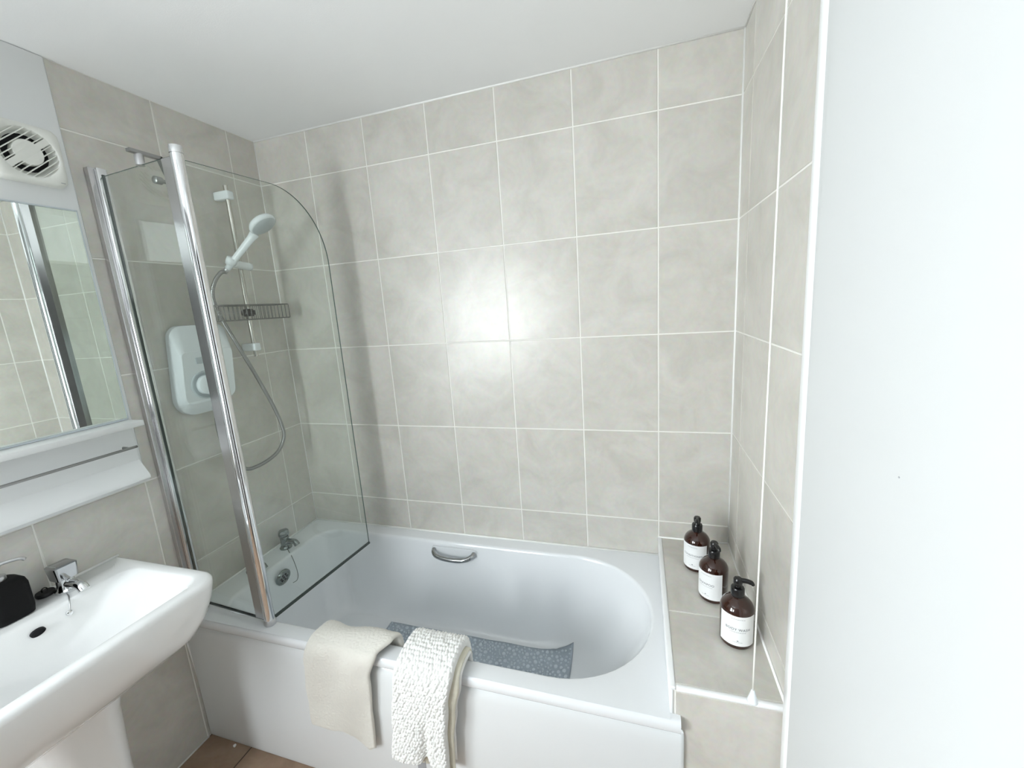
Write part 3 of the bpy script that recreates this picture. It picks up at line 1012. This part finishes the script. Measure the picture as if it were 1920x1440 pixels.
SYA, SYB = -1.362, -0.811
sk = bmesh.new()
rings = [
    sink_ring(0.002, 0.180, -1.200, -0.975, 0.05, 0.640),
    sink_ring(0.002, 0.300, -1.270, -0.900, 0.08, 0.648),
    sink_ring(0.002, 0.362, -1.315, -0.860, 0.09, 0.668),
    sink_ring(0.002, 0.402, -1.338, -0.836, 0.085, 0.703),
    sink_ring(0.002, 0.426, -1.351, -0.822, 0.078, 0.748),
    sink_ring(0.002, 0.440, -1.360, -0.813, 0.070, 0.800),
    sink_ring(0.002, 0.446, -1.363, -0.810, 0.066, 0.838),
    sink_ring(0.002, 0.445, -1.362, -0.811, 0.064, 0.847),
    sink_ring(0.003, 0.441, -1.358, -0.815, 0.061, 0.8525),
    sink_ring(0.004, 0.434, -1.352, -0.821, 0.056, SZ, 0.006),
    sink_ring(0.112, 0.412, -1.332, -0.842, 0.050, SZ - 0.0005, 0.05),
    sink_ring(0.117, 0.407, -1.327, -0.847, 0.048, SZ - 0.003, 0.05),
    sink_ring(0.122, 0.401, -1.320, -0.855, 0.050, SZ - 0.012, 0.055),
    sink_ring(0.130, 0.392, -1.300, -0.876, 0.060, SZ - 0.035, 0.065),
    sink_ring(0.140, 0.378, -1.265, -0.912, 0.070, SZ - 0.065, 0.070),
    sink_ring(0.152, 0.355, -1.215, -0.962, 0.070, SZ - 0.095, 0.070),
    sink_ring(0.172, 0.322, -1.165, -1.010, 0.060, SZ - 0.115, 0.060),
    sink_ring(0.205, 0.280, -1.125, -1.050, 0.036, SZ - 0.124, 0.036),
]
ring_loft(sk, rings)
obj('bowl', sk, 'ceramic', sink, angle=75)
pd = bmesh.new()


def ped(z, w, d, r):
    return [(x, y, z) for x, y in rrect(0.03, d, -1.085 - w, -1.085 + w, (r, 0.01, 0.01, r), 8)]


ring_loft(pd, [ped(0.0, 0.105, 0.262, 0.07), ped(0.03, 0.103, 0.258, 0.07), ped(0.10, 0.096, 0.246, 0.07), ped(0.35, 0.094, 0.240, 0.07), ped(0.55, 0.100, 0.256, 0.075), ped(0.655, 0.108, 0.290, 0.08)])
obj('pedestal', pd, 'ceramic', sink, angle=60)
wst = obj('waste', lathe([(0.031, SZ - 0.127), (0.031, SZ - 0.122), (0.022, SZ - 0.1225), (0.020, SZ - 0.126)], 24, (0.2425, -1.0875, 0)), 'chrome', sink, angle=40)
# overflow slot in the back slope of the bowl
ofb = bmesh.new()
add_lathe(ofb, [(0.0125, -0.004), (0.0125, 0.0022), (0.0102, 0.0030), (0.0100, 0.0012), (0.0005, 0.0010)], 24, axis='X')
ofb.transform(Matrix.Translation((0.1345, -1.070, 0.8215)) @ Matrix.Rotation(math.radians(18), 4, 'Y') @ Matrix.Diagonal((1, 1.15, 0.85, 1)))
obj('overflow_hole', ofb, 'black_void', sink, angle=40)
# tap
TX, TY = 0.058, -0.966
tpb = bmesh.new()
add_lathe(tpb, [(0.026, SZ - 0.001), (0.026, SZ + 0.006), (0.021, SZ + 0.010), (0.019, SZ + 0.02), (0.019, SZ + 0.036), (0.021, SZ + 0.04)], 24, (TX, TY, 0))
tap = obj('tap', tpb, 'chrome', sink, angle=45)


def sub(name, bm, mat, par, **k):
    bmesh.ops.recalc_face_normals(bm, faces=bm.faces)
    bm.transform(Matrix.Translation(-par.parent.location))
    me = bpy.data.meshes.new(name)
    bm.to_mesh(me); bm.free()
    o = link(name, me, mat, par, True)
    me.set_sharp_from_angle(angle=math.radians(k.get('angle', 45)))
    return o


sp = bmesh.new()
pth = [(TX + 0.004, TY, SZ + 0.022), (TX + 0.04, TY, SZ + 0.026), (TX + 0.066, TY, SZ + 0.024), (TX + 0.078, TY, SZ + 0.012)]
add_tube(sp, smooth_path(pth, 5), 0.0125, 14)
sub('spout', sp, 'chrome', tap)
hb2 = bmesh.new()
for z0, z1, hw0, hw1 in ((SZ + 0.040, SZ + 0.082, 0.0225, 0.0255),):
    ra = rrect(TX - hw0, TX + hw0, TY - hw0, TY + hw0, (0.007,) * 4, 4)
    rb2 = rrect(TX - hw1, TX + hw1, TY - hw1, TY + hw1, (0.007,) * 4, 4)
    rc2 = rrect(TX - hw1 + 0.004, TX + hw1 - 0.004, TY - hw1 + 0.004, TY + hw1 - 0.004, (0.005,) * 4, 4)
    ring_loft(hb2, [[(x, y, z0) for x, y in ra], [(x, y, z1 - 0.003) for x, y in rb2], [(x, y, z1) for x, y in rc2]])
sub('tap_head', hb2, 'grip_chrome', tap)
# plug chain and its clip
cpts = smooth_path([(TX + 0.018, TY - 0.012, SZ + 0.003), (0.100, -0.985, SZ + 0.002), (0.119, -0.994, SZ - 0.004), (0.128, -1.000, SZ - 0.018), (0.133, -1.005, SZ - 0.026)], 6)
obj('plug_chain', tube(cpts, 0.0018, 6), 'satin_metal', sink, smooth=True)
cpb = lathe([(0.002, 0.0), (0.007, 0.001), (0.007, 0.007), (0.004, 0.009)], 14)
cpb.transform(Matrix.Translation((0.1285, -1.006, SZ - 0.030)) @ Matrix.Rotation(math.radians(75), 4, 'Y'))
obj('chain_clip', cpb, 'chrome', sink, angle=40)
structure(obj('trim_12', tube([(0.0025, -0.812, SZ + 0.002), (0.0025, -1.36, SZ + 0.002)], 0.0042, 6), 'sealant', smooth=True))

plug = thing('basin_plug', 'black rubber plug lying on the back of the basin between tap and soap dispenser', 'plug', (0.022, -0.996, SZ))
obj('disc', lathe([(0.014, SZ + 0.0005), (0.019, SZ + 0.002), (0.0205, SZ + 0.008), (0.019, SZ + 0.012), (0.006, SZ + 0.013)], 22, (0.025, -0.997, 0)), 'black_rubber', plug, angle=50)
pr = bmesh.new()
add_tube(pr, [(0.025, -0.997 + 0.006 * math.cos(a), SZ + 0.017 + 0.006 * math.sin(a)) for a in [2 * PI * k / 14 for k in range(15)]], 0.0016, 6)
obj('pull_ring', pr, 'black_plastic', plug, smooth=True)

soap = thing('soap_dispenser', 'matt black soap dispenser with a silver pump on the basin', 'soap dispenser', (0.052, -1.075, SZ))
sx, sy = 0.052, -1.078
sb2 = bmesh.new()
ring_loft(sb2, [[(x, y, z) for x, y in rrect(sx - w, sx + w, sy - w, sy + w, (r,) * 4, 6)] for z, w, r in
                ((SZ + 0.0005, 0.033, 0.015), (SZ + 0.004, 0.038, 0.018), (SZ + 0.020, 0.040, 0.018), (SZ + 0.085, 0.040, 0.018), (SZ + 0.098, 0.037, 0.018), (SZ + 0.105, 0.028, 0.018), (SZ + 0.107, 0.016, 0.014))])
obj('bottle', sb2, 'black_matt', soap, angle=50)
sp2 = bmesh.new()
add_lathe(sp2, [(0.015, SZ + 0.106), (0.015, SZ + 0.118), (0.006, SZ + 0.120), (0.006, SZ + 0.140), (0.011, SZ + 0.142), (0.011, SZ + 0.150), (0.006, SZ + 0.152)], 20, (sx, sy, 0))
obj('pump', sp2, 'satin_metal', soap, angle=40)
obj('nozzle', tube(smooth_path([(sx, sy, SZ + 0.147), (sx + 0.01, sy + 0.024, SZ + 0.148), (sx + 0.016, sy + 0.042, SZ + 0.145), (sx + 0.017, sy + 0.048, SZ + 0.139)], 4), 0.0042, 10), 'satin_metal', soap, smooth=True)

# ------------------------------------------------------------------ amber bottles on the ledge
R_B = 0.0415


def text_mesh(txt, size):
    cu = bpy.data.curves.new('lettering', 'FONT')
    cu.body = txt
    cu.size = size
    cu.align_x = 'CENTER'
    cu.align_y = 'CENTER'
    cu.space_character = 1.12
    o = bpy.data.objects.new('lettering', cu)
    COL.objects.link(o)
    dg = bpy.context.evaluated_depsgraph_get()
    me = bpy.data.meshes.new_from_object(o.evaluated_get(dg))
    bpy.data.objects.remove(o)
    bpy.data.curves.remove(cu)
    return me


def wrap(bm, x, y, z, face, r):
    """flat lettering (u, v) onto the bottle: face = direction the label looks"""
    for v in bm.verts:
        a = face + v.co.x / r
        v.co = V((x + r * math.cos(a), y + r * math.sin(a), z + v.co.y))


def bottle(x, y, word, face, spout, label, size):
    t = thing('pump_bottle', label, 'bottle', (x, y, LEDGE), 'amber pump bottles on the ledge')
    z = LEDGE
    obj('body', lathe([(R_B - 0.007, z + 0.0005), (R_B - 0.002, z + 0.002), (R_B, z + 0.007), (R_B, z + 0.103), (R_B - 0.001, z + 0.108), (R_B - 0.005, z + 0.117), (R_B - 0.012, z + 0.125), (R_B - 0.021, z + 0.131), (0.0155, z + 0.134), (0.0145, z + 0.140)], 40, (x, y, 0)), 'amber_plastic', t, angle=40)
    lb2 = bmesh.new()
    n = 30
    half = math.radians(66)
    z0, z1 = z + 0.013, z + 0.101
    q = []
    for k in range(n + 1):
        a = face - half + 2 * half * k / n
        q.append((math.cos(a), math.sin(a)))
    rr3 = R_B + 0.0005
    ring_loft(lb2, [[(x + c * rr3, y + s * rr3, zz) for c, s in q] for zz in (z0, z1)], False, False, close=False)
    lab = obj('paper_label', lb2, 'label_paper', t, smooth=True)
    rt = R_B + 0.0009
    def put(nm, bm, zz, mat):
        wrap(bm, x, y, zz, face, rt)
        bm.transform(Matrix.Translation(-t.location))
        me = bpy.data.meshes.new(nm); bm.to_mesh(me); bm.free()
        link(nm, me, mat, lab)
    tm = text_mesh(word, size)
    b2 = bmesh.new(); b2.from_mesh(tm); bpy.data.meshes.remove(tm)
    bmesh.ops.subdivide_edges(b2, edges=[e_ for e_ in b2.edges if e_.calc_length() > 0.004], cuts=2)
    put('lettering', b2, z + 0.062, 'ink')
    small = bmesh.new()
    rg = random.Random(len(word))
    for yy, wd, hh in ((0.030, 0.017, 0.0011), (-0.0085, 0.020, 0.0010), (-0.038, 0.012, 0.0009)):
        u = -wd
        while u < wd:
            l_ = rg.uniform(0.0025, 0.006)
            add_box(small, (u, yy, -0.0001), (min(u + l_, wd), yy + hh, 0.0001))
            u += l_ + 0.0011
    put('small_print', small, z + 0.062, 'ink_light')
    lab.children[-1]['kind'] = 'stuff'
    mk = lathe([(0.0001, -0.0001), (0.0022, -0.0001), (0.0022, 0.0001), (0.0001, 0.0001)], 10)
    for v in mk.verts:
        v.co.y = v.co.y * 0.6 - 0.0335
    put('emblem', mk, z + 0.062, 'ink')
    obj('collar', lathe([(0.0165, z + 0.137), (0.0170, z + 0.139), (0.0170, z + 0.158), (0.0155, z + 0.161), (0.008, z + 0.163), (0.0075, z + 0.171)], 24, (x, y, 0)), 'black_plastic', t, angle=45)
    hb3 = bmesh.new()
    add_lathe(hb3, [(0.010, z + 0.169), (0.0115, z + 0.172), (0.0115, z + 0.183), (0.009, z + 0.187), (0.002, z + 0.188)], 20, (x, y, 0))
    dx, dy = math.cos(spout), math.sin(spout)
    ps = smooth_path([(x, y, z + 0.181), (x + dx * 0.018, y + dy * 0.018, z + 0.183), (x + dx * 0.031, y + dy * 0.031, z + 0.181), (x + dx * 0.036, y + dy * 0.036, z + 0.175)], 4)
    add_tube(hb3, ps, [0.0062] * (len(ps) - 4) + [0.0055, 0.005, 0.0045, 0.004], 12)
    obj('pump_head', hb3, 'black_plastic', t, angle=50)


def aim(x, y, turn):
    return math.atan2(-1.5915 - y, 1.6078 - x) + math.radians(turn)


bottle(1.852, -0.482, 'BODY WASH', aim(1.852, -0.482, 6), math.radians(-12), 'amber pump bottle lettered BODY WASH, nearest the front edge of the ledge', 0.0098)
bottle(1.820, -0.314, 'SHAMPOO', aim(1.820, -0.314, -30), math.radians(-75), 'amber pump bottle lettered SHAMPOO, in the middle of the three', 0.0098)
bottle(1.790, -0.166, 'CONDITIONER', aim(1.790, -0.166, -19), math.radians(-100), 'amber pump bottle lettered CONDITIONER, at the back of the ledge by the corner', 0.0090)

# ------------------------------------------------------------------ pull cord
cdx, cdy, cdz = 1.829, -0.751, 0.7065
cordt = thing('pull_cord', 'white light pull cord with an acorn weight hanging before the ledge', 'pull cord', (cdx, cdy, CEIL))
obj('ceiling_rose', lathe([(0.030, CEIL - 0.024), (0.036, CEIL - 0.016), (0.036, CEIL - 0.0005)], 24, (cdx, cdy, 0)), 'white_plastic', cordt, angle=40)
obj('cord', tube([(cdx, cdy, CEIL - 0.02), (cdx + 0.0006, cdy, 1.5), (cdx - 0.0004, cdy, 0.78), (cdx, cdy, cdz + 0.018)], 0.0017, 8), 'cord_white', cordt, smooth=True)
obj('acorn', lathe([(0.0035, cdz + 0.022), (0.0048, cdz + 0.016), (0.0075, cdz + 0.006), (0.0100, cdz - 0.002), (0.0105, cdz - 0.006), (0.0085, cdz - 0.009), (0.003, cdz - 0.0095)], 20, (cdx, cdy, 0)), 'white_plastic', cordt, smooth=True)


# ------------------------------------------------------------------ towels over the rim
def drape(path, xl, xr, thick, nu, nv, disp=None, hem=None, twist=0.0):
    """A cloth slab laid along a (y, z) path; xl/xr give its edges along the path; returns a closed bmesh.
    The path is the OUTER face; thickness goes inwards."""
    pts = smooth_path([(0, y, z) for y, z in path], 16)
    acc = [0.0]
    for a, b in zip(pts, pts[1:]):
        acc.append(acc[-1] + (b - a).length)
    tot = acc[-1]

    def at(s):
        s *= tot
        for i in range(len(acc) - 1):
            if acc[i + 1] >= s or i == len(acc) - 2:
                t = (s - acc[i]) / max(acc[i + 1] - acc[i], 1e-9)
                p = pts[i].lerp(pts[i + 1], t)
                d = (pts[i + 1] - pts[i]).normalized()
                return p, V((0, d.z, -d.y))
    def lerp(tab, s):
        for (a, va), (b, vb) in zip(tab, tab[1:]):
            if s <= b:
                t = (s - a) / (b - a)
                t = t * t * (3 - 2 * t)
                return va + (vb - va) * t
        return tab[-1][1]
    bm = bmesh.new()
    O, I = [], []
    for j in range(nv + 1):
        s = j / nv
        p, n = at(s)
        nsm = V((0, 0, 0))
        for ds in (-0.02, -0.01, 0.0, 0.01, 0.02):
            nsm += at(min(max(s + ds, 0), 1))[1]
        n = nsm.normalized()
        ro, ri = [], []
        for i in range(nu + 1):
            u = i / nu
            x = lerp(xl, s) * (1 - u) + lerp(xr, s) * u
            base = V((x, p.y, p.z))
            if hem:
                base = base + hem(u, s)
            ed = min(u, 1 - u) * 20.0
            es = min(s, 1 - s) * 40.0
            k = min(1.0, math.sqrt(max(0.0, 1 - (1 - min(ed, 1)) ** 2)) * math.sqrt(max(0.0, 1 - (1 - min(es, 1)) ** 2)) )
            k = 0.12 + 0.88 * k
            mid = base - n * thick / 2
            d = disp(u, s) if disp else 0.0
            ro.append(mid + n * (thick / 2 * k + d * k))
            ri.append(mid - n * (thick / 2 * k))
        O.append([bm.verts.new(q) for q in ro])
        I.append([bm.verts.new(q) for q in ri])
    for j in range(nv):
        for i in range(nu):
            bm.faces.new((O[j][i], O[j][i + 1], O[j + 1][i + 1], O[j + 1][i]))
            bm.faces.new((I[j][i], I[j + 1][i], I[j + 1][i + 1], I[j][i + 1]))
    for j in range(nv):
        bm.faces.new((O[j][0], O[j + 1][0], I[j + 1][0], I[j][0]))
        bm.faces.new((O[j][nu], I[j][nu], I[j + 1][nu], O[j + 1][nu]))
    for i in range(nu):
        bm.faces.new((O[0][i], I[0][i], I[0][i + 1], O[0][i + 1]))
        bm.faces.new((O[nv][i], O[nv][i + 1], I[nv][i + 1], I[nv][i]))
    return bm


def sst(a, b, x):
    t = min(max((x - a) / (b - a), 0), 1)
    return t * t * (3 - 2 * t)


def hemL(u, s):
    w = sst(0.45, 1.0, s)
    dz = -0.064 * sst(0.46, 0.82, u) * w + 0.022 * sst(0.86, 1.0, u) * w
    dy = (-0.012 * math.sin(u * 5.2 + 0.6) * sst(0.45, 1, s)) + 0.004 * math.sin(u * 11 + s * 6)
    arch = 0.012 * math.exp(-((s - 0.16) / 0.12) ** 2) * sst(0.3, 1.0, u)
    return V((0, dy, dz + arch))


towel_l = obj('hand_towel', drape(
    [(-0.598, 0.490), (-0.606, 0.535), (-0.622, 0.566), (-0.655, 0.578), (-0.692, 0.572), (-0.716, 0.555), (-0.724, 0.510), (-0.722, 0.42), (-0.719, 0.33), (-0.719, 0.255)],
    [(0, 0.610), (0.22, 0.604), (0.34, 0.594), (0.5, 0.578), (0.8, 0.572), (1, 0.568)],
    [(0, 0.880), (0.14, 0.884), (0.24, 0.876), (0.36, 0.846), (0.55, 0.816), (0.8, 0.803), (1, 0.798)],
    0.017, 110, 240, disp=lambda u, s: 0.0030 * noise.noise(V((u * 5, s * 8, 0))) + 0.0016 * noise.noise(V((u * 45, s * 90, 3))) + 0.0010 * noise.noise(V((u * 110, s * 220, 5))), hem=hemL), 'towel_beige', smooth=True)
tag(towel_l, 'smooth beige towel draped over the front rim of the bath', 'towel')


BJ = random.Random(11)
NUB = {(i, j): (i + 0.5 + (0.25 if j % 2 else -0.25) + BJ.uniform(-0.22, 0.22), j + 0.5 + BJ.uniform(-0.2, 0.2), BJ.uniform(0.8, 1.1))
       for i in range(-2, 23) for j in range(-2, 50)}


def bobble(u, s):
    x, y = u * 20, s * 46
    i, j = int(x), int(y)
    best = 0.0
    for di in (-1, 0, 1):
        for dj in (-1, 0, 1):
            c = NUB.get((i + di, j + dj))
            if c:
                best = max(best, c[2] * math.sqrt(max(0.0, 1 - ((x - c[0]) ** 2 + (y - c[1]) ** 2) / 0.40)))
    return 0.0085 * best


def hemR(u, s):
    w = sst(0.55, 1.0, s)
    notch = 0.016 * math.exp(-((u - 0.60) / 0.05) ** 2) * sst(0.90, 1.0, s)
    fold = 0.014 * math.exp(-((u - 0.62) / 0.07) ** 2) * w
    return V((0, fold - 0.006 * w * math.sin(u * 6), notch - 0.014 * sst(0.62, 0.85, u) * w + 0.014 * u * 0))


mt2 = thing('bobble_towel', 'thick white bobble-weave towel folded over the front rim of the bath', 'towel', (1.0, -0.70, RIM))
PR = [(-0.592, 0.500), (-0.602, 0.560), (-0.622, 0.596), (-0.662, 0.606), (-0.704, 0.598), (-0.738, 0.572), (-0.750, 0.520), (-0.750, 0.43), (-0.748, 0.34), (-0.746, 0.252)]
XL = [(0, 0.945), (0.3, 0.938), (0.5, 0.925), (0.75, 0.905), (1, 0.885)]
XRr = [(0, 1.108), (0.2, 1.112), (0.4, 1.110), (0.6, 1.090), (0.8, 1.075), (1, 1.070)]
obj('outer_layer', drape(PR, XL, XRr, 0.020, 150, 330, bobble, hemR), 'towel_white', mt2, smooth=True)


def inset(path, d):
    pts = [V((y, z)) for y, z in path]
    out = []
    for i, p in enumerate(pts):
        t = (pts[min(i + 1, len(pts) - 1)] - pts[max(i - 1, 0)]).normalized()
        n = V((t.y, -t.x))
        out.append(tuple(p - n * d))
    return out


def hemR2(u, s):
    h_ = hemR(u, s)
    return V((0, h_.y * 0.5, h_.z * 0.3 - 0.006 * sst(0.9, 1, s)))


PR2 = inset(PR, 0.0205)
PR2[-1] = (PR2[-1][0], PR2[-1][1] - 0.016)
obj('inner_layer', drape(PR2, [(a, b + 0.012) for a, b in XL], [(a, b + 0.012) for a, b in XRr], 0.007, 50, 120, lambda u, s: 0.0012 * abs(math.sin(s * 90 * PI)), hemR2), 'towel_cream', mt2, smooth=True)
PR3 = inset(PR, 0.0285)
PR3 = PR3[:-1] + [(PR3[-1][0], PR3[-1][1] + 0.02)]
obj('inner_layer', drape(PR3, [(a, b + 0.010) for a, b in XL], [(a, b + 0.016) for a, b in XRr], 0.009, 60, 160, lambda u, s: 0.0018 * abs(math.sin(s * 58 * PI)), hemR2), 'towel_white', mt2, smooth=True)
obj('care_label', box((0.958, -0.7275, 0.206), (0.986, -0.7260, 0.246)), 'tag_grey', mt2)

crumb = bmesh.new()
bmesh.ops.create_icosphere(crumb, subdivisions=2, radius=0.0055)
for v in crumb.verts:
    v.co *= 1 + 0.25 * noise.noise(v.co * 300)
crumb.transform(Matrix.Translation((0.138, -0.6945, 0.0045)))
tag(obj('plaster_crumb', crumb, 'sealant', smooth=True), 'tiny white crumb on the floor against the bath panel', 'crumb')

# ------------------------------------------------------------------ ceiling lamp behind the camera
lamp = thing('ceiling_lamp', 'round flush ceiling lamp in the room behind the camera', 'lamp', (0.95, -1.75, CEIL))
obj('base', lathe([(0.150, CEIL - 0.022), (0.155, CEIL - 0.018), (0.155, CEIL - 0.0005)], 40, (0.95, -1.75, 0)), 'white_plastic', lamp, angle=40)
obj('diffuser', lathe([(0.01, CEIL - 0.075), (0.08, CEIL - 0.070), (0.125, CEIL - 0.050), (0.142, CEIL - 0.0225)], 40, (0.95, -1.75, 0)), 'lamp_glow', lamp, smooth=True)
